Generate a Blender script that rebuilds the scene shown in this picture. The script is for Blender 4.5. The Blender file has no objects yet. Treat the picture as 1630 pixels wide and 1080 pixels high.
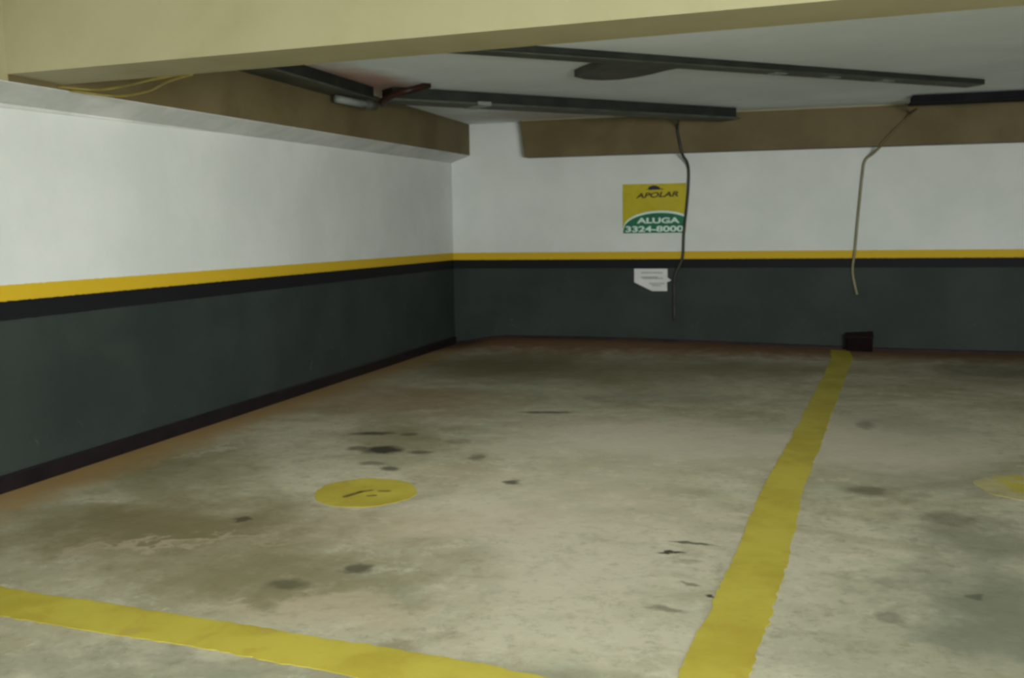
import bpy, bmesh, math, random
from mathutils import Vector, Matrix, noise
random.seed(4)
S = bpy.context.scene
COL = S.collection

# ------------------------------------------------------------------ camera
F_PX, YAW, PITCH, ROLL = 1650.0, 0.27884, -0.10401, -0.01254
cam_d = bpy.data.cameras.new('camera')
cam = bpy.data.objects.new('camera', cam_d); COL.objects.link(cam)
cy, sy, cp, sp = math.cos(YAW), math.sin(YAW), math.cos(PITCH), math.sin(PITCH)
fw = Vector((-sy*cp, cy*cp, sp)); rt = Vector((cy, sy, 0)); up = rt.cross(fw)
cr, sr = math.cos(ROLL), math.sin(ROLL)
r2 = rt*cr + up*sr; u2 = up*cr - rt*sr
M = Matrix((( r2.x, u2.x, -fw.x, 4.24488), (r2.y, u2.y, -fw.y, -12.22794), (r2.z, u2.z, -fw.z, 1.4), (0, 0, 0, 1)))
cam.matrix_world = M
cam_d.sensor_width = 36; cam_d.lens = 36*F_PX/1630
cam_d.clip_start = 0.05
cam_d.dof.use_dof = True                 # the snapshot is softly out of focus everywhere
cam_d.dof.focus_distance = 1.0
cam_d.dof.aperture_fstop = 16
S.camera = cam

# ------------------------------------------------------------------ world, view, lights
w = bpy.data.worlds.new('world'); S.world = w; w.use_nodes = True
w.node_tree.nodes['Background'].inputs[0].default_value = (0.75, 0.82, 0.72, 1)
w.node_tree.nodes['Background'].inputs[1].default_value = 0.05
S.view_settings.view_transform = 'Standard'; S.view_settings.look = 'None'
S.view_settings.gamma = 1; S.view_settings.use_curve_mapping = False
S.view_settings.exposure = 0.0

def area(name, loc, sx, sy_, power, color, rot=(0, 0, 0)):
    l = bpy.data.lights.new(name, 'AREA'); l.shape = 'RECTANGLE'; l.size = sx; l.size_y = sy_
    l.energy = power; l.color = color
    o = bpy.data.objects.new(name, l); COL.objects.link(o); o.location = loc; o.rotation_euler = rot
    return o
LAMPS = [(3.2, -11.2, 2.47, 48), (2.2, -15.2, 2.50, 50), (6.6, -11.3, 2.47, 22)]
BAY_FILL = (2.9, -6.85, 2.47, 38)      # added fill lamp, unseen behind the cross beam, shining all round
for (lx, ly, lz, pw) in LAMPS:
    area('lamp_light', (lx, ly, lz-0.02), 1.2, 0.12, pw, (1.0, 1.0, 1.0))
l = bpy.data.lights.new('bay_fill_light', 'POINT'); l.energy = BAY_FILL[3]; l.shadow_soft_size = .07; l.color = (1, 1, .96)
o = bpy.data.objects.new('bay_fill_light', l); COL.objects.link(o); o.location = (BAY_FILL[0], BAY_FILL[1], BAY_FILL[2]-.07)
# added soft fill light behind the viewer; no entrance opening is built
area('rear_fill_light', (9.0, -16.6, 1.05), 4.5, 1.9, 960, (0.96, 1.0, 1.0), (math.radians(90), 0, math.radians(42)))

# ------------------------------------------------------------------ node helpers
def new_mat(name, rough=0.8, spec=0.3):
    m = bpy.data.materials.new(name); m.use_nodes = True
    nt = m.node_tree; b = nt.nodes['Principled BSDF']
    b.inputs['Roughness'].default_value = rough
    b.inputs['Specular IOR Level'].default_value = spec
    return m, nt, b
def srgb(r, g, b):
    f = lambda c: (c/255/12.92) if c/255 <= .04045 else ((c/255+.055)/1.055)**2.4
    return (f(r), f(g), f(b), 1)
def pos(nt):
    g = nt.nodes.new('ShaderNodeNewGeometry'); return g.outputs['Position']
def noi(nt, vec, scale, detail=4, rough=.55, dist=0, stretch=None):
    if stretch:
        mp = nt.nodes.new('ShaderNodeMapping'); mp.inputs['Scale'].default_value = stretch
        nt.links.new(vec, mp.inputs['Vector']); vec = mp.outputs[0]
    n = nt.nodes.new('ShaderNodeTexNoise'); n.inputs['Scale'].default_value = scale
    n.inputs['Detail'].default_value = detail; n.inputs['Roughness'].default_value = rough
    n.inputs['Distortion'].default_value = dist
    nt.links.new(vec, n.inputs['Vector']); return n.outputs['Fac']
def mrange(nt, v, a, b, c=0., d=1., smooth=True):
    n = nt.nodes.new('ShaderNodeMapRange'); n.clamp = True
    if smooth: n.interpolation_type = 'SMOOTHSTEP'
    for i, x in enumerate((a, b, c, d)): n.inputs[i+1].default_value = x
    nt.links.new(v, n.inputs[0]); return n.outputs[0]
def math_(nt, op, a, b=None):
    n = nt.nodes.new('ShaderNodeMath'); n.operation = op
    for i, x in enumerate((a, b)):
        if x is None: continue
        if isinstance(x, (int, float)): n.inputs[i].default_value = x
        else: nt.links.new(x, n.inputs[i])
    return n.outputs[0]
def mix(nt, f, a, b):
    n = nt.nodes.new('ShaderNodeMix'); n.data_type = 'RGBA'
    if isinstance(f, (int, float)): n.inputs[0].default_value = f
    else: nt.links.new(f, n.inputs[0])
    for i, x in ((6, a), (7, b)):
        if isinstance(x, tuple): n.inputs[i].default_value = x
        else: nt.links.new(x, n.inputs[i])
    return n.outputs[2]
def setc(nt, b, c):
    if isinstance(c, tuple): b.inputs['Base Color'].default_value = c
    else: nt.links.new(c, b.inputs['Base Color'])
def bump(nt, b, h, strength, dist=0.01):
    n = nt.nodes.new('ShaderNodeBump'); n.inputs['Strength'].default_value = strength
    n.inputs['Distance'].default_value = dist
    nt.links.new(h, n.inputs['Height']); nt.links.new(n.outputs[0], b.inputs['Normal'])
def sepz(nt, p):
    n = nt.nodes.new('ShaderNodeSeparateXYZ'); nt.links.new(p, n.inputs[0]); return n.outputs

# ------------------------------------------------------------------ materials
def concrete_color(nt, P):
    n1 = noi(nt, P, 0.75, 5, .62, .8); n2 = noi(nt, P, 3.3, 6, .68, .6); n3 = noi(nt, P, 16, 5, .7)
    c = mix(nt, mrange(nt, n1, .36, .62), (.32, .295, .195, 1), (.48, .445, .335, 1))
    c = mix(nt, mrange(nt, n2, .50, .72, 0, .55), c, (.245, .23, .145, 1))
    c = mix(nt, mrange(nt, n2, .42, .22, 0, .6), c, (.60, .56, .44, 1))
    c = mix(nt, mrange(nt, n3, .5, .72, 0, .6), c, (.25, .225, .16, 1))
    n5 = noi(nt, P, 5, 8, .8, .1)
    c = mix(nt, mrange(nt, n5, .48, .36, 0, .5), c, (.58, .545, .42, 1))
    c = mix(nt, mrange(nt, n5, .53, .66, 0, .55), c, (.23, .21, .135, 1))
    n4 = noi(nt, P, 1.9, 5, .6, 1.2)
    c = mix(nt, mrange(nt, n4, .55, .70, 0, .35), c, (.30, .34, .25, 1))
    return c, n2, n3
# soft patches on the floor: x, y, rx, ry, angle, colour, strength, inner edge
OLV = (.140, .115, .042, 1); BRN = (.20, .095, .03, 1); DRK = (.022, .018, .008, 1)
GRN = (.13, .14, .095, 1); LGT = (.53, .485, .38, 1); PNK = (.50, .40, .29, 1)
PATCHES = [
 (1.2, -8.0, 1.2, .65, .2, OLV, .85, .2), (2.1, -8.55, 1.0, .40, .0, OLV, .60, .1), (3.0, -9.4, 1.6, .35, .1, GRN, .35, .1), (.6, -6.9, .9, .9, .3, OLV, .60, .1),
 (1.5, -5.7, .75, .9, .4, OLV, .62, .1), (.9, -4.2, 1.2, 1.1, .3, BRN, .50, .1), (1.2, -1.9, 1.5, 1.5, 0, OLV, .85, .2),
 (2.6, -2.2, 1.5, 1.5, 0, OLV, .50, .2), (2.9, -3.7, 1.3, .5, .2, GRN, .40, .2), (3.7, -1.6, 1.3, .8, 0, OLV, .60, .2),
 (6.1, -1.5, 1.1, 1.0, 0, DRK, .62, .1), (5.4, -2.4, 1.1, .7, .0, OLV, .30, .1), (4.95, -8.3, .55, 1.0, .1, GRN, .85, .1), (4.8, -9.3, .7, .5, .1, OLV, .6, .1),
 (4.95, -7.3, .4, .5, .0, GRN, .70, .1), (4.62, -6.6, .28, .3, .0, OLV, .5, .1), (5.0, -6.2, .6, .5, .0, GRN, .45, .1), (4.9, -4.6, .5, .9, .0, GRN, .45, .1),
 (4.6, -5.3, .9, 1.3, 0, LGT, .7, .1), (3.3, -5.5, 1.4, 1.0, .1, LGT, .65, .1), (3.1, -7.1, 1.0, 1.1, .2, LGT, .45, .0), (3.3, -8.3, .6, .6, .2, LGT, .35, .0), (2.5, -7.7, .8, .4, .2, PNK, .45, .0), (2.2, -6.6, .5, .3, 0, PNK, .2, .0),  # mid-floor LGT patches brightened in colour in place of missing light
 (2.55, -8.8, .7, .14, .25, PNK, .5, .0), (1.5, -8.2, .7, .06, .45, PNK, .55, .1), (.65, -7.7, .25, .05, .5, LGT, .6, .1), (.55, -6.3, .6, .05, 1.35, LGT, .5, .1),
 (4.4, -8.8, .5, .8, .0, GRN, .40, .0), (1.9, -9.5, .8, .3, .1, GRN, .4, .1), (2.9, -9.15, .6, .15, .2, OLV, .45, .1),
 (1.2, -7.5, .6, .35, 0, OLV, .3, .1)]
# small dark spots and scratches
SPOTS = [
 (1.62, -6.12, .13, .13, .4, .95), (1.33, -5.62, .15, .06, .3, .85), (1.60, -5.60, .06, .06, 0, .55), (1.44, -6.10, .07, .07, 0, .6),
 (1.88, -6.14, .07, .06, 0, .75), (2.28, -6.19, .055, .09, 0, .55), (2.67, -6.76, .05, .06, 0, .8), (1.87, -6.61, .07, .05, 0, .75),
 (1.71, -6.50, .09, .05, 0, .5), (1.58, -7.80, .045, .05, 0, .7), (2.45, -8.35, .07, .06, 0, .65), (2.25, -8.60, .09, .06, 0, .5),
 (2.32, -4.55, .22, .045, .2, .75), (3.77, -7.67, .11, .018, -.05, .8), (3.69, -7.83, .055, .016, .1, .95), (3.78, -7.93, .06, .04, .1, .3),
 (3.815, -8.20, .04, .018, -.1, .5), (3.905, -8.33, .02, .02, 0, .95), (3.76, -8.50, .07, .03, -.3, .5), (4.56, -6.52, .10, .11, 0, .45),
 (2.0, -5.75, .10, .09, 0, .35), (4.87, -8.1, .03, .04, 0, .5), (4.55, -8.4, .06, .06, 0, .4), (4.65, -4.6, .06, .18, 0, .4), (4.92, -7.0, .12, .15, 0, .35)]
def floor_mat():
    m, nt, b = new_mat('stained_concrete', .75, .25)
    P = pos(nt)
    c, n2, n3 = concrete_color(nt, P)
    wob = nt.nodes.new('ShaderNodeTexNoise'); wob.inputs['Scale'].default_value = 2.6; wob.inputs['Detail'].default_value = 6
    wob.inputs['Roughness'].default_value = .65
    nt.links.new(P, wob.inputs['Vector'])
    def warped(amt, src):
        s = nt.nodes.new('ShaderNodeVectorMath'); s.operation = 'SUBTRACT'; s.inputs[1].default_value = (.5, .5, .5)
        nt.links.new(src.outputs['Color'], s.inputs[0])
        k = nt.nodes.new('ShaderNodeVectorMath'); k.operation = 'MULTIPLY'; k.inputs[1].default_value = (amt, amt, 0)
        nt.links.new(s.outputs[0], k.inputs[0])
        a = nt.nodes.new('ShaderNodeVectorMath'); a.operation = 'ADD'
        nt.links.new(P, a.inputs[0]); nt.links.new(k.outputs[0], a.inputs[1]); return a.outputs[0]
    W1 = warped(1.3, wob)
    wob2 = nt.nodes.new('ShaderNodeTexNoise'); wob2.inputs['Scale'].default_value = 14; wob2.inputs['Detail'].default_value = 3
    nt.links.new(P, wob2.inputs['Vector'])
    W2 = warped(.10, wob2)
    flat = lambda V: V
    def blob(V, x, y, rx, ry, an, inner):
        mp = nt.nodes.new('ShaderNodeMapping'); mp.vector_type = 'TEXTURE'
        mp.inputs['Location'].default_value = (x, y, 0); mp.inputs['Rotation'].default_value = (0, 0, an)
        mp.inputs['Scale'].default_value = (rx, ry, 50)
        nt.links.new(V, mp.inputs['Vector'])
        l = nt.nodes.new('ShaderNodeVectorMath'); l.operation = 'LENGTH'; nt.links.new(mp.outputs[0], l.inputs[0])
        return mrange(nt, l.outputs['Value'], 1.15, inner)
    for (x, y, rx, ry, an, colr, st, inner) in PATCHES:
        c = mix(nt, math_(nt, 'MULTIPLY', blob(W1, x, y, rx, ry, an, inner), st), c, colr)
    # rusty dirt collected along the foot of both walls
    o = sepz(nt, W1); 
    edge = noi(nt, P, 5, 5, .7)
    left = mrange(nt, math_(nt, 'ADD', sepz(nt, P)[0], math_(nt, 'MULTIPLY', edge, .7)), .90, .45)
    c = mix(nt, math_(nt, 'MULTIPLY', left, .85), c, (.35, .21, .07, 1))
    back = mrange(nt, math_(nt, 'ADD', sepz(nt, P)[1], math_(nt, 'MULTIPLY', edge, .8)), -.75, .1)
    c = mix(nt, math_(nt, 'MULTIPLY', back, .9), c, (.17, .078, .028, 1))
    for (x, y, rx, ry, an, st) in SPOTS:
        c = mix(nt, math_(nt, 'MULTIPLY', blob(W2, x, y, rx*1.15, ry*1.15, an, .45), st), c, DRK)
    setc(nt, b, c); bump(nt, b, n3, .25, .006)
    return m
def wall_mat():
    m, nt, b = new_mat('painted_wall_bands', .65, .15)
    P = pos(nt); z = sepz(nt, P)[2]
    n = noi(nt, P, 1.4, 5, .6); nf = noi(nt, P, 22, 3, .6)
    white = mix(nt, mrange(nt, n, .3, .7), (.63, .655, .625, 1), (.70, .72, .69, 1))
    dark = mix(nt, mrange(nt, n, .35, .65), (.027, .036, .032, 1), (.037, .047, .041, 1))
    # pale scuffs low on the dark paint
    sc = noi(nt, P, 6.5, 6, .75, 1.5)
    band = math_(nt, 'MULTIPLY', mrange(nt, z, .12, .2), mrange(nt, z, .42, .28))
    dark = mix(nt, math_(nt, 'MULTIPLY', math_(nt, 'MULTIPLY', mrange(nt, sc, .60, .74), band), .35), dark, (.25, .26, .2, 1))
    zz = math_(nt, 'ADD', z, math_(nt, 'MULTIPLY', math_(nt, 'SUBTRACT', nf, .5), .012))
    c = mix(nt, mrange(nt, zz, 1.135, 1.141), (.60, .40, .022, 1), white)
    c = mix(nt, mrange(nt, zz, 1.046, 1.052), (.010, .010, .012, 1), c)
    c = mix(nt, mrange(nt, zz, .938, .946), dark, c)
    setc(nt, b, c); bump(nt, b, nf, .06, .01)
    return m
def simple(name, c1, c2, scale=3., rough=.7, spec=.3, bmp=.1, lo=.35, hi=.65, stretch=None):
    m, nt, b = new_mat(name, rough, spec)
    P = pos(nt); n = noi(nt, P, scale, 5, .6, .3, stretch)
    setc(nt, b, mix(nt, mrange(nt, n, lo, hi), c1, c2))
    if bmp: bump(nt, b, noi(nt, P, scale*8, 3), bmp, .005)
    return m
def ceiling_mat():
    m, nt, b = new_mat('whitewashed_slab', .85, .2)
    P = pos(nt); n = noi(nt, P, 1.1, 5, .6, .5)
    c = mix(nt, mrange(nt, n, .3, .7), (.76, .84, .85, 1), (.85, .91, .93, 1))
    x, y, z = sepz(nt, P)
    def lp(cx, cy_, rx, ry, an):
        mp = nt.nodes.new('ShaderNodeMapping'); mp.vector_type = 'TEXTURE'
        mp.inputs['Location'].default_value = (cx, cy_, 2.7); mp.inputs['Scale'].default_value = (rx, ry, 50)
        mp.inputs['Rotation'].default_value = (0, 0, an)
        nt.links.new(P, mp.inputs['Vector'])
        l = nt.nodes.new('ShaderNodeVectorMath'); l.operation = 'LENGTH'; nt.links.new(mp.outputs[0], l.inputs[0])
        return math_(nt, 'ADD', l.outputs['Value'], math_(nt, 'MULTIPLY', noi(nt, P, 4, 4), .5))
    c = mix(nt, math_(nt, 'MULTIPLY', mrange(nt, lp(.55, -3.7, .45, 1.5, 0), 1.35, .5), .8), c, (.42, .19, .12, 1))
    c = mix(nt, math_(nt, 'MULTIPLY', mrange(nt, lp(1.3, -.7, 1.2, .7, 0), 1.35, .6), .6), c, (.40, .31, .22, 1))
    setc(nt, b, c); return m
def worn_paint(name, wear):
    m, nt, b = new_mat(name, .65, .3)
    P = pos(nt); cc, _, _ = concrete_color(nt, P)
    n = noi(nt, P, 5.5, 6, .7, .6); n2 = noi(nt, P, 2.0, 4, .6)
    y = mix(nt, mrange(nt, n2, .35, .65), (.37, .30, .028, 1), (.46, .39, .05, 1))
    y = mix(nt, mrange(nt, n, .5, .75, 0, .5), y, (.33, .22, .02, 1))
    f = mrange(nt, n, .64-wear, .86-wear, 0, .85)
    setc(nt, b, mix(nt, f, y, cc)); return m

M_FLOOR = floor_mat(); M_WALL = wall_mat(); M_CEIL = ceiling_mat()
M_BEAM = simple('brown_beam_paint', (.108, .082, .032, 1), (.150, .118, .055, 1), 1.3)
M_CREAM = simple('cream_beam_paint', (.285, .26, .130, 1), (.375, .345, .205, 1), .9, lo=.25, hi=.6)
M_MOULD = simple('white_plaster', (.56, .58, .55, 1), (.70, .71, .68, 1), 2.5)
M_BLACK = simple('black_skirting_paint', (.006, .004, .006, 1), (.012, .008, .010, 1), 6, .5)
M_SKIRT = simple('dirty_dark_skirting', (.012, .006, .005, 1), (.03, .013, .008, 1), 4, .7)
M_STEEL = simple('dark_green_steel', (.046, .052, .038, 1), (.080, .085, .062, 1), 3, .6)
M_STEEL2 = simple('near_black_steel', (.012, .015, .012, 1), (.024, .026, .02, 1), 5, .6)
M_STEEL3 = simple('purple_black_steel', (.010, .009, .012, 1), (.016, .014, .017, 1), 3, .8, .1)
M_GREYST = simple('grey_galvanised_steel', (.13, .15, .13, 1), (.22, .235, .21, 1), 9, .45)
M_LINE = worn_paint('worn_yellow_line_paint', 0.0); M_DISC = worn_paint('yellow_disc_paint', -.05)
M_FADED = worn_paint('faded_yellow_disc_paint', .24)
M_MARK = simple('dark_mark_paint', (.10, .075, .01, 1), (.18, .13, .015, 1), 9)
M_CABLE = simple('dark_cable_sheath', (.025, .028, .02, 1), (.05, .05, .035, 1), 8, .5)
M_CONDUIT = simple('olive_conduit_plastic', (.20, .19, .10, 1), (.27, .25, .14, 1), 6, .5)
M_YWIRE = simple('yellow_wire_sheath', (.16, .125, .02, 1), (.23, .18, .03, 1), 8, .5)
M_SY = simple('sign_yellow', (.44, .37, .006, 1), (.52, .43, .01, 1), 4, .5)
M_SG = simple('sign_green', (.006, .12, .05, 1), (.008, .16, .07, 1), 4, .5)
M_SW = simple('sign_white', (.60, .75, .68, 1), (.66, .80, .73, 1), 4, .5, bmp=0)
M_SK = simple('sign_black_lettering', (.03, .025, .004, 1), (.05, .04, .006, 1), 4, .5, bmp=0)
M_SB = simple('sign_navy_emblem', (.012, .010, .03, 1), (.02, .016, .045, 1), 4, .5, bmp=0)
M_PAPER = simple('white_paper', (.62, .64, .61, 1), (.70, .71, .69, 1), 3, .8)
M_INK = simple('grey_print', (.40, .41, .39, 1), (.46, .47, .45, 1), 8, .8, bmp=0)
M_BOX = simple('dark_brown_plastic', (.005, .002, .002, 1), (.009, .003, .003, 1), 6, .8, .1)
M_BOX2 = simple('brown_lid', (.016, .010, .009, 1), (.024, .015, .013, 1), 6, .8, .1)
M_RED = simple('dark_red_pipe_paint', (.018, .007, .004, 1), (.035, .011, .006, 1), 6, .5)
M_LAMPW = simple('white_lamp_housing', (.7, .7, .68, 1), (.75, .75, .72, 1), 3, .4)
m, nt, b = new_mat('lit_tube'); b.inputs['Emission Color'].default_value = (1, .98, .88, 1); b.inputs['Emission Strength'].default_value = 4
b.inputs['Base Color'].default_value = (.9, .9, .9, 1); M_TUBE = m

# ------------------------------------------------------------------ mesh helpers
def link(name, bm, mat, parent=None, smooth=False, bevel=0):
    me = bpy.data.meshes.new(name); bmesh.ops.recalc_face_normals(bm, faces=bm.faces)
    bm.to_mesh(me); bm.free()
    for mm in (mat if isinstance(mat, (list, tuple)) else [mat]): me.materials.append(mm)
    if smooth:
        for p in me.polygons: p.use_smooth = True
    o = bpy.data.objects.new(name, me); COL.objects.link(o)
    if parent: o.parent = parent
    if bevel:
        md = o.modifiers.new('bevel', 'BEVEL'); md.width = bevel; md.segments = 2
    return o
def add_box(bm, x0, x1, y0, y1, z0, z1):
    vs = [bm.verts.new(p) for p in [(x0,y0,z0),(x1,y0,z0),(x1,y1,z0),(x0,y1,z0),(x0,y0,z1),(x1,y0,z1),(x1,y1,z1),(x0,y1,z1)]]
    for f in [(0,1,2,3),(4,5,6,7),(0,1,5,4),(1,2,6,5),(2,3,7,6),(3,0,4,7)]: bm.faces.new([vs[i] for i in f])
def box(name, b6, mat, parent=None, bevel=0):
    bm = bmesh.new(); add_box(bm, *b6); return link(name, bm, mat, parent, bevel=bevel)
def prism(bm, lo, hi):
    """two matching loops of 3-D points joined into a closed solid"""
    a = [bm.verts.new(p) for p in lo]; c = [bm.verts.new(p) for p in hi]; n = len(a)
    bm.faces.new(a); bm.faces.new(c[::-1])
    for i in range(n): bm.faces.new([a[i], a[(i+1) % n], c[(i+1) % n], c[i]])
def catmull(pts, k=8):
    P = [Vector(p) for p in pts]; P = [P[0]*2-P[1]] + P + [P[-1]*2-P[-2]]; out = []
    for i in range(1, len(P)-2):
        for j in range(k):
            t = j/k; a, b_, c, d = P[i-1:i+3]
            out.append(.5*((2*b_)+(c-a)*t+(2*a-5*b_+4*c-d)*t*t+(3*b_-a-3*c+d)*t**3))
    out.append(P[-2]); return out
def tube(bm, pts, r, n=10):
    rings = []
    for i, p in enumerate(pts):
        t = (pts[min(i+1, len(pts)-1)] - pts[max(i-1, 0)]).normalized()
        a = t.orthogonal().normalized() if i == 0 else (pa - t*pa.dot(t)).normalized()
        pa = a; c = t.cross(a)
        rings.append([bm.verts.new(p + (a*math.cos(q)+c*math.sin(q))*r) for q in [2*math.pi*k/n for k in range(n)]])
    for A, B in zip(rings, rings[1:]):
        for k in range(n): bm.faces.new([A[k], A[(k+1) % n], B[(k+1) % n], B[k]])
    bm.faces.new(rings[0]); bm.faces.new(rings[-1][::-1])
def empty(name, loc=(0, 0, 0)):
    o = bpy.data.objects.new(name, None); COL.objects.link(o); o.location = loc; o.empty_display_size = .1; return o
def child(o, parent):
    """parent a world-built mesh to an Empty without moving it"""
    o.parent = parent; o.matrix_parent_inverse = Matrix.Translation(-parent.location); return o
def tag(o, label, cat, group=None):
    o['label'] = label; o['category'] = cat
    if group: o['group'] = group
    return o
def structure(o, label=None):
    o['kind'] = 'structure'
    if label: o['label'] = label
    return o

# ------------------------------------------------------------------ setting
def sstep(a, b_, x):
    t = min(max((x-a)/(b_-a), 0), 1); return t*t*(3-2*t)
def rise(x):       # mortar fillet swept up against the foot of the back wall
    return .085*sstep(0, .65, x)*(1-sstep(1.2, 6.4, x)*1.0)
def fz(x, y):
    return rise(x)*sstep(-.9, 0, y)
bm = bmesh.new()
xs = [-.3+.1*i for i in range(118)]; ys = [-18+.5*i for i in range(33)] + [-1.5+.1*i for i in range(18)]
V = [[bm.verts.new((x, y, fz(x, y))) for x in xs] for y in ys]
for j in range(len(ys)-1):
    for i in range(len(xs)-1): bm.faces.new([V[j][i], V[j][i+1], V[j+1][i+1], V[j+1][i]])
structure(link('floor', bm, M_FLOOR, smooth=True), 'stained concrete garage floor')
structure(box('wall_left', (-.2, 0, -18, .2, -.1, 2.75), M_WALL), 'white wall with yellow and black stripes over dark green dado, left')
structure(box('wall_back', (0, 11.2, 0, .2, -.1, 2.75), M_WALL), 'white wall with yellow and black stripes over dark dado, back')
structure(box('wall_right', (11.2, 11.4, -18, .2, -.1, 2.75), M_WALL), 'wall on the right')
structure(box('wall_rear', (-.2, 11.4, -18.2, -18, -.1, 2.75), M_WALL), 'wall behind the viewer')
structure(box('ceiling', (-.2, 11.4, -18.2, .2, 2.70, 2.9), M_CEIL), 'whitewashed ceiling slab')

# skirtings
bm = bmesh.new()
prism(bm, [(0, -17.9, 0), (.02, -17.9, 0), (.02, -17.9, .088), (.012, -17.9, .096), (0, -17.9, .096)],
          [(0, 0, 0), (.02, 0, 0), (.02, 0, .088), (.012, 0, .096), (0, 0, .096)])
structure(link('baseboard_left', bm, M_BLACK), 'black skirting at the foot of the left wall')
bm = bmesh.new(); n = 60; rows = []
for i in range(n+1):
    x = .02+11.1*i/n; z = fz(x, -.01)
    rows.append([bm.verts.new(p) for p in [(x, 0, z-.02), (x, -.015, z-.02), (x, -.015, z+.028), (x, 0, z+.034)]])
for A, B in zip(rows, rows[1:]):
    for k in range(4): bm.faces.new([A[k], A[(k+1) % 4], B[(k+1) % 4], B[k]])
bm.faces.new(rows[0]); bm.faces.new(rows[-1])
structure(link('baseboard_back', bm, M_SKIRT), 'dark dirty skirting at the foot of the back wall')

# left downstand beam: brown side, white splayed plaster soffit
def lz(y): return 2.325+.0155*y
XB = .235
for (ya, yb, nm, mt, lb) in [(-7.66, 0, 'trim_1', M_BEAM, 'brown painted concrete beam running along the left wall'),
                             (-17.9, -7.66, 'trim_7', M_CREAM, 'cream painted stretch of the left beam on the near side of the cross beam')]:
    bm = bmesh.new()
    prism(bm, [(0, ya, lz(ya)), (XB, ya, lz(ya)), (XB, ya, 2.70), (0, ya, 2.70)],
              [(0, yb, lz(yb)), (XB, yb, lz(yb)), (XB, yb, 2.70), (0, yb, 2.70)])
    structure(link(nm, bm, mt), lb)
bm = bmesh.new()
prism(bm, [(0, -17.9, lz(-17.9)-.085), (XB, -17.9, lz(-17.9)-.004), (XB, -17.9, lz(-17.9)), (0, -17.9, lz(-17.9))],
          [(0, 0, lz(0)-.085), (XB, 0, lz(0)-.004), (XB, 0, lz(0)), (0, 0, lz(0))])
structure(link('trim_2', bm, M_MOULD), 'white splayed plaster under the left beam')
bm = bmesh.new()    # tapering plaster lip on the wall under the splay
y0, y1 = -17.9, -5.2
prism(bm, [(0, y0, lz(y0)-.19), (.018, y0, lz(y0)-.17), (.03, y0, lz(y0)-.082), (0, y0, lz(y0)-.08)],
          [(0, y1, lz(y1)-.088), (.002, y1, lz(y1)-.087), (.004, y1, lz(y1)-.084), (0, y1, lz(y1)-.08)])
structure(link('trim_3', bm, M_MOULD), 'tapering plaster lip on the left wall')
# back beam
bm = bmesh.new()
prism(bm, [(.93, 0, 2.70), (.93, -.2, 2.70), (.985, -.2, 2.268), (.985, 0, 2.268)],
          [(11.2, 0, 2.70), (11.2, -.2, 2.70), (11.2, -.2, 2.262), (11.2, 0, 2.262)])
structure(link('trim_4', bm, M_BEAM), 'brown painted concrete beam along the top of the back wall')
structure(box('trim_5', (.95, 5.2, -.222, -.2, 2.688, 2.70), M_CREAM), 'thin pale fillet over the back beam')
# near cross beam
def fb(x): return -7.23-.091*x
def ff(x): return -7.65-.090*x
bm = bmesh.new(); xa, xc = XB-.03, 11.2; zb = 2.24
prism(bm, [(xa, ff(xa), zb), (xa, fb(xa), zb), (xa, fb(xa), 2.70), (xa, ff(xa), 2.70)],
          [(xc, ff(xc), zb+.02), (xc, fb(xc), zb+.02), (xc, fb(xc), 2.70), (xc, ff(xc), 2.70)])
structure(link('trim_6', bm, M_CREAM), 'cream painted concrete beam crossing the top of the view')

# ------------------------------------------------------------------ painted floor markings
def ribbon(name, ctrl, width, mat, seed, step=.03):
    """ctrl: list of (x, y, halfwidth) along the centre line; worn wobbly edges, 3 mm thick"""
    bm = bmesh.new(); rows = []
    for (a, b_) in zip(ctrl, ctrl[1:]):
        A = Vector(a[:2]); B = Vector(b_[:2]); L = (B-A).length; k = max(2, int(L/step)); d = (B-A)/L; nrm = Vector((-d.y, d.x))
        for i in range(k+1):
            if rows and i == 0: continue
            t = i/k; c = A.lerp(B, t); w_ = a[2]*(1-t)+b_[2]*t; row = []
            for s in (-1, -.33, .33, 1):
                j = noise.noise(Vector((c.x*3+seed, c.y*3, s*9)))*.012+noise.noise(Vector((c.x*23+seed, c.y*23, s*9)))*.012
                q = c+nrm*(s*w_ + (j if abs(s) == 1 else 0)); row.append(q)
            rows.append(row)
    top = [[bm.verts.new((q.x, q.y, fz(q.x, q.y)+.003)) for q in r] for r in rows]
    bot = [[bm.verts.new((q.x, q.y, fz(q.x, q.y)-.004)) for q in r] for r in rows]
    for i in range(len(rows)-1):
        for k in range(3):
            bm.faces.new([top[i][k], top[i][k+1], top[i+1][k+1], top[i+1][k]]); bm.faces.new([bot[i][k], bot[i+1][k], bot[i+1][k+1], bot[i][k+1]])
        bm.faces.new([top[i][0], top[i+1][0], bot[i+1][0], bot[i][0]]); bm.faces.new([top[i][3], bot[i][3], bot[i+1][3], top[i+1][3]])
    for i in (0, -1): bm.faces.new([*top[i], *bot[i][::-1]])
    return link(name, bm, mat)
ln = ribbon('parking_line', [(4.60, -.12, .10), (4.61, -.65, .105), (4.285, -4.79, .10), (4.135, -6.53, .105), (4.06, -8.0, .112), (3.965, -9.25, .105), (3.93, -9.9, .105)], 0, M_LINE, 3)
tag(ln, 'worn yellow painted bay line running from the back wall towards the viewer', 'floor marking')
ln = ribbon('parking_line', [(-.0, -8.66, .11), (1.19, -9.04, .12), (2.35, -9.15, .115), (3.27, -9.27, .115), (3.82, -9.36, .11)], 0, M_LINE, 17)
tag(ln, 'worn yellow painted line crossing the lower left of the floor', 'floor marking')
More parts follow.
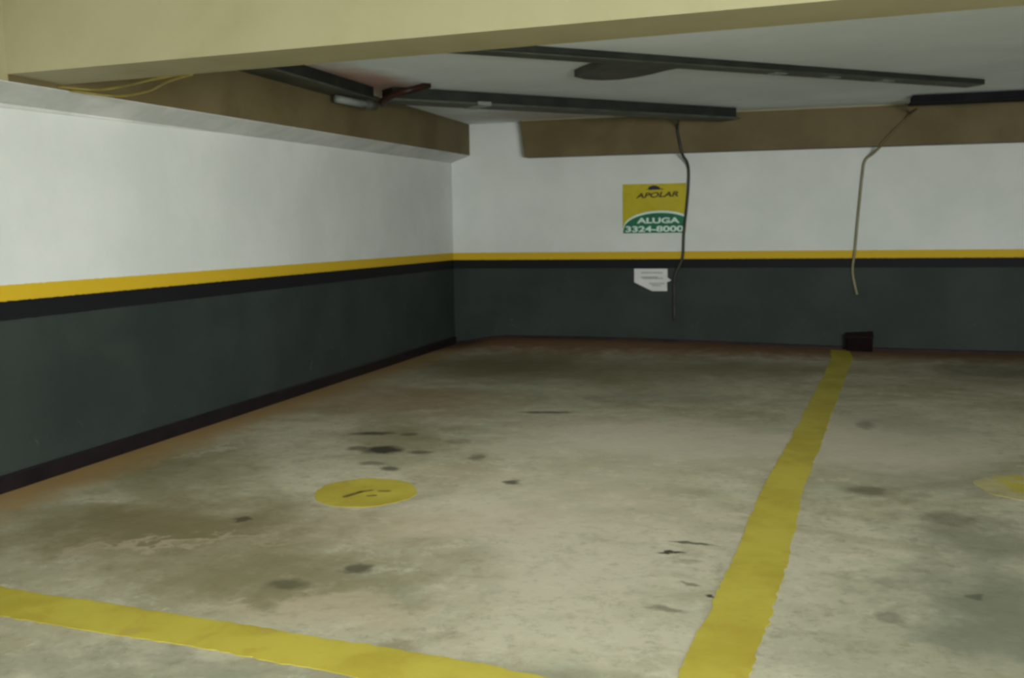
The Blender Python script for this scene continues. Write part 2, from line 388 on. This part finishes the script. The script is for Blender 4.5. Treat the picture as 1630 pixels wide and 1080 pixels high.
def disc(cx, cy_, rx, ry, an, mat, seed):
    bm = bmesh.new(); n = 72; a = []; c = []
    for i in range(n):
        q = 2*math.pi*i/n; r = 1+noise.noise(Vector((math.cos(q)*2+seed, math.sin(q)*2, 0)))*.07+noise.noise(Vector((math.cos(q)*7+seed, math.sin(q)*7, 3)))*.03
        x, y = rx*r*math.cos(q), ry*r*math.sin(q)
        X, Y = cx+x*math.cos(an)-y*math.sin(an), cy_+x*math.sin(an)+y*math.cos(an)
        a.append((X, Y, -.004)); c.append((X, Y, .003))
    prism(bm, a, c); return link('painted_disc', bm, mat)
root = empty('parking_disc', (1.96, -7.16, 0))
tag(root, 'bright yellow painted disc with faint dark number on the left bay floor', 'floor marking')
child(disc(1.96, -7.16, .275, .31, .3, M_DISC, 2), root)
# the dark strokes left of the worn number
def stroke(name, pts, r):
    bm = bmesh.new()
    for a, c in zip(pts, pts[1:]):
        A, B = Vector(a), Vector(c); d = (B-A).normalized()*r; nn = Vector((-d.y, d.x))
        q = [A-d+nn*.3, A+nn, B+nn, B+d+nn*.3, B+d-nn*.3, B-nn, A-nn, A-d-nn*.3]
        prism(bm, [(v.x, v.y, .0025) for v in q], [(v.x, v.y, .0045) for v in q])
    return child(link(name, bm, M_MARK), root)
stroke('painted_numeral', [(1.895, -7.285), (1.935, -7.17), (1.975, -7.13)], .016)
stroke('painted_numeral', [(2.03, -7.13), (2.075, -7.12)], .014)
stroke('painted_numeral', [(2.01, -7.24), (2.04, -7.225)], .012)
o = disc(5.43, -6.28, .30, .30, 0, M_FADED, 8); o.name = 'parking_disc'
tag(o, 'faded yellow painted disc at the right edge of the view', 'floor marking')

# ------------------------------------------------------------------ steel profiles under the ceiling
def bar(name, A, B, w_, z0, z1, mat, parent=None, bevel=.006):
    A, B = Vector(A), Vector(B); d = (B-A).normalized(); nn = Vector((-d.y, d.x))*w_/2
    q = [A-nn, B-nn, B+nn, A+nn]; bm = bmesh.new()
    prism(bm, [(v.x, v.y, z0) for v in q], [(v.x, v.y, z1) for v in q])
    return link(name, bm, mat, parent, bevel=bevel)
# A: along the left beam
root = empty('steel_channel', (.37, -3.4, 2.58))
tag(root, 'dark steel channel along the top of the brown left beam', 'steel channel')
child(box('web', (XB+.004, .47, -7.0, -3.45, 2.60, 2.698), M_STEEL2), root)
child(box('flange', (XB+.002, .49, -7.0, -3.42, 2.585, 2.60), M_STEEL), root)
# B: the broad diagonal profile from left beam to back beam
root = empty('steel_joist', (1.6, -2.27, 2.58))
tag(root, 'broad dark green diagonal steel joist reaching from left beam to back beam', 'steel joist')
child(bar('web', (.55, -3.33), (3.38, -.47), .25, 2.60, 2.698, M_STEEL2), root)
child(bar('flange', (.53, -3.35), (3.40, -.45), .29, 2.575, 2.60, M_STEEL), root)
child(bar('clip', (1.15, -2.73), (1.25, -2.63), .31, 2.570, 2.61, M_GREYST), root)
# C: the thin long diagonal with stub
root = empty('steel_rail', (3.4, -4.1, 2.64))
tag(root, 'long thin dark diagonal steel rail crossing the ceiling with side stub', 'steel rail')
child(bar('web', (1.25, -5.95), (5.72, -1.93), .06, 2.652, 2.698, M_STEEL2), root)  # side web coloured near black to stand for the rail's shaded side
child(bar('flange', (1.2, -5.87), (5.65, -1.93), .18, 2.64, 2.654, M_STEEL), root)
bm = bmesh.new()
loop = [(3.30, -3.98), (3.14, -3.86), (3.00, -3.70), (2.86, -3.58), (2.70, -3.50), (2.55, -3.52), (2.44, -3.62), (2.385, -3.79), (2.50, -3.98), (2.64, -4.16), (2.74, -4.36), (2.86, -4.42)]
prism(bm, [(x, y, 2.642) for x, y in loop], [(x, y, 2.698) for x, y in loop])
child(link('stub_plate', bm, M_STEEL), root)
for (x, y) in [(3.98, -3.41), (4.40, -3.04), (4.85, -2.64)]:
    child(bar('bracket', (x-.05, y-.05), (x+.05, y+.05), .09, 2.632, 2.66, M_GREYST, bevel=.003), root)
# D: dark channel before the back beam, right
root = empty('steel_lintel', (7.5, -.8, 2.62))
tag(root, 'near black steel lintel under the ceiling at the right above the back beam', 'steel lintel')
child(box('web', (5.22, 11.1, -1.0, -.72, 2.635, 2.698), M_STEEL3), root)
child(box('flange', (5.20, 11.1, -1.03, -.70, 2.62, 2.635), M_STEEL3), root)

# pale pipe end and dark red bent pipe where channel and joist meet
root = empty('drain_pipe', (.42, -3.55, 2.58))
tag(root, 'short grey pipe end under the ceiling at the tip of the left channel', 'pipe')
bm = bmesh.new(); tube(bm, [Vector(p) for p in [(.33, -3.95, 2.545), (.40, -3.72, 2.535), (.47, -3.55, 2.53)]], .032, 14)
child(link('pipe', bm, M_GREYST, smooth=True), root)
bm = bmesh.new(); tube(bm, [Vector((.455, -3.60, 2.53)), Vector((.50, -3.49, 2.53))], .042, 14)
child(link('pipe_socket', bm, M_STEEL, smooth=True), root)
bm = bmesh.new(); tube(bm, catmull([(.56, -3.46, 2.545), (.62, -3.56, 2.565), (.74, -3.62, 2.60), (.88, -3.62, 2.63), (1.0, -3.45, 2.69)]), .030, 12)
tag(link('red_pipe', bm, M_RED, smooth=True), 'dark red bent pipe between the left channel and the broad joist', 'pipe')

# ------------------------------------------------------------------ cables
def cable(name, pts, r, mat, label, cat='cable'):
    bm = bmesh.new(); tube(bm, catmull(pts, 6), r, 8)
    return tag(link(name, bm, mat, smooth=True), label, cat)
cable('hanging_cable', [(2.83, -.47, 2.59), (2.79, -.235, 2.55), (2.80, -.215, 2.45), (2.83, -.212, 2.31), (2.845, -.19, 2.24), (2.88, -.08, 2.17),
      (2.895, -.02, 2.08), (2.895, -.018, 1.93), (2.88, -.018, 1.7), (2.845, -.018, 1.36), (2.835, -.015, 1.10), (2.80, -.014, .98), (2.745, -.013, .86), (2.735, -.013, .6), (2.74, -.013, .33)],
      .0165, M_CABLE, 'dark cable running down the back wall over the right edge of the yellow sign')
cond = empty('wall_conduit', (4.76, -.018, .64))
tag(cond, 'thin olive conduit running down the back wall at the right', 'conduit')
def cond_part(name, pts, mat):
    bm = bmesh.new(); tube(bm, catmull(pts, 6), .0145, 8); child(link(name, bm, mat, smooth=True), cond)
cond_part('painted_section', [(5.30, -.70, 2.60), (5.27, -.30, 2.60), (5.22, -.218, 2.54), (5.10, -.214, 2.42), (4.99, -.212, 2.30), (4.965, -.19, 2.25)], M_BEAM)
cond_part('pipe', [(4.965, -.19, 2.25), (4.90, -.06, 2.19), (4.825, -.02, 2.12),
      (4.80, -.018, 1.95), (4.765, -.018, 1.5), (4.74, -.018, 1.13), (4.72, -.018, .92), (4.745, -.018, .76), (4.775, -.018, .64)], M_CONDUIT)
cable('loose_wire', [(.245, -7.30, 2.222), (.40, -7.17, 2.215), (.62, -7.19, 2.228), (.85, -7.285, 2.236), (1.05, -7.30, 2.25)], .007, M_YWIRE,
      'upper yellow loose wire in the corner of left beam and cross beam')
cable('loose_wire', [(.245, -7.20, 2.215), (.42, -7.04, 2.195), (.66, -7.08, 2.205), (.90, -7.24, 2.225), (1.1, -7.31, 2.245)], .007, M_YWIRE,
      'lower yellow loose wire in the corner of left beam and cross beam')

# ------------------------------------------------------------------ sign
SX0, SX1, SZ0, SZ1 = 2.125, 2.868, 1.352, 1.928
sign = empty('estate_agent_sign', (2.5, 0, 1.35))
tag(sign, 'yellow and green estate agent sign on the back wall', 'sign')
child(box('board', (SX0, SX1, -.008, -.001, SZ0, SZ1), M_SY), sign)
def arch(x0, x1, zb, zt, top, n=28):
    pts = [(x0, zb), (x1, zb)]; out = []
    for i in range(n+1):
        t = i/n; x = x1+(x0-x1)*t
        xc = x0+(x1-x0)*.60; a = (x-xc)/((xc-x0) if x < xc else (x1-xc)*1.45)
        out.append((x, zt+(top-zt)*math.sqrt(max(0, 1-abs(a)**2.1))))
    return pts+out
def plate(name, loop, y0, y1, mat):
    bm = bmesh.new(); prism(bm, [(x, y0, z) for x, z in loop], [(x, y1, z) for x, z in loop])
    return child(link(name, bm, mat), sign)
plate('banner_rim', arch(SX0, SX1-.004, SZ0, SZ0+.05, SZ0+.262), -.010, -.008, M_SW)
plate('banner', arch(SX0+.006, SX1-.01, SZ0+.002, SZ0+.035, SZ0+.236), -.012, -.010, M_SG)
plate('emblem', [(2.395, 1.862), (2.43, 1.868), (2.425, 1.885), (2.47, 1.905), (2.50, 1.908), (2.545, 1.895), (2.57, 1.872), (2.62, 1.862), (2.56, 1.858), (2.45, 1.856)], -.010, -.008, M_SB)
def words(name, txt, cx, z, wid, hei, mat, y=-.0125, shear=0., bold=0.0, rot=0):
    cu = bpy.data.curves.new(name, 'FONT'); cu.body = txt; cu.align_x = 'CENTER'; cu.align_y = 'CENTER'
    cu.size = 1; cu.extrude = .01; cu.shear = shear; cu.offset = bold
    t = bpy.data.objects.new(name, cu); COL.objects.link(t)
    bpy.context.view_layer.update()
    me = bpy.data.meshes.new_from_object(t.evaluated_get(bpy.context.evaluated_depsgraph_get()))
    bpy.data.objects.remove(t)
    xs_ = [v.co.x for v in me.vertices]; ys_ = [v.co.y for v in me.vertices]
    ox, oy, sx, sy_ = (min(xs_)+max(xs_))/2, (min(ys_)+max(ys_))/2, wid/(max(xs_)-min(xs_)), hei/(max(ys_)-min(ys_))
    for v in me.vertices:
        x, z_ = (v.co.x-ox)*sx, (v.co.y-oy)*sy_
        v.co = (cx+x*math.cos(rot)-z_*math.sin(rot), y-v.co.z*.1, z+x*math.sin(rot)+z_*math.cos(rot))
    me.materials.clear(); me.materials.append(mat)
    o = bpy.data.objects.new(name, me); COL.objects.link(o); return child(o, sign)
words('lettering', 'APOLAR', 2.53, 1.798, .50, .062, M_SK, y=-.0095, shear=.25, bold=.03, rot=.03)
words('lettering', 'ALUGA', 2.545, 1.500, .50, .066, M_SW, bold=.035)
words('lettering', '3324-8000', 2.50, 1.402, .68, .070, M_SW, bold=.03)

# ------------------------------------------------------------------ paper notice
note = empty('paper_notice', (2.46, 0, .68))
tag(note, 'small white torn paper notice on the dark part of the back wall', 'notice')
bm = bmesh.new(); loop = [(2.262, .935), (2.655, .935), (2.655, .835), (2.675, .815), (2.70, .80), (2.675, .785), (2.650, .778), (2.652, .672), (2.475, .672), (2.262, .775)]
prism(bm, [(x, -.001, z) for x, z in loop], [(x, -.005, z) for x, z in loop]); child(link('sheet', bm, M_PAPER), note)
for (x0, x1, z) in [(2.34, 2.60, .888), (2.34, 2.54, .836), (2.36, 2.60, .822), (2.44, 2.62, .760), (2.47, 2.58, .738)]:
    child(box('print_line', (x0, x1, -.0062, -.005, z-.009, z+.009), M_INK), note)

# ------------------------------------------------------------------ small box at the foot of the back wall
bx = empty('junction_box', (4.8, -.09, fz(4.8, -.1)))
tag(bx, 'small dark brown box on the floor against the back wall', 'box')
z0 = fz(4.8, -.17)-.002
child(box('body', (4.67, 4.945, -.17, -.017, z0, .165), M_BOX, bevel=.008), bx)
bm = bmesh.new(); prism(bm, [(4.655, -.178, .166), (4.955, -.178, .166), (4.955, -.178, .182), (4.655, -.178, .182)],
                            [(4.665, -.017, .166), (4.95, -.017, .166), (4.95, -.017, .235), (4.665, -.017, .215)])
child(link('lid', bm, M_BOX2, bevel=.004), bx)

# ------------------------------------------------------------------ fluorescent fittings of the aisle (outside the frame) and the added bay fill lamp
lab = ['white fluorescent fitting over the aisle nearest the cross beam', 'white fluorescent fitting over the aisle by the left wall, farther back', 'white fluorescent fitting over the aisle at the right', 'added white fluorescent fill lamp, unseen behind the cross beam']
for (lx, ly, lz_, pw), lb in zip(LAMPS+[BAY_FILL], lab):
    f = empty('fluorescent_lamp', (lx, ly, lz_)); tag(f, lb, 'ceiling lamp', 'garage ceiling lamps')
    child(box('housing', (lx-.65, lx+.65, ly-.08, ly+.08, lz_+.05, lz_+.11), M_LAMPW, bevel=.008), f)
    for s in (-.045, .045):
        bm = bmesh.new(); tube(bm, [Vector((lx-.6, ly+s, lz_+.025)), Vector((lx+.6, ly+s, lz_+.025))], .014, 10)
        child(link('tube', bm, M_TUBE, smooth=True), f)
    for s in (-.5, .5):
        bm = bmesh.new(); tube(bm, [Vector((lx+s, ly, lz_+.11)), Vector((lx+s, ly, 2.70))], .008, 8)
        child(link('hanger', bm, M_GREYST, smooth=True), f)
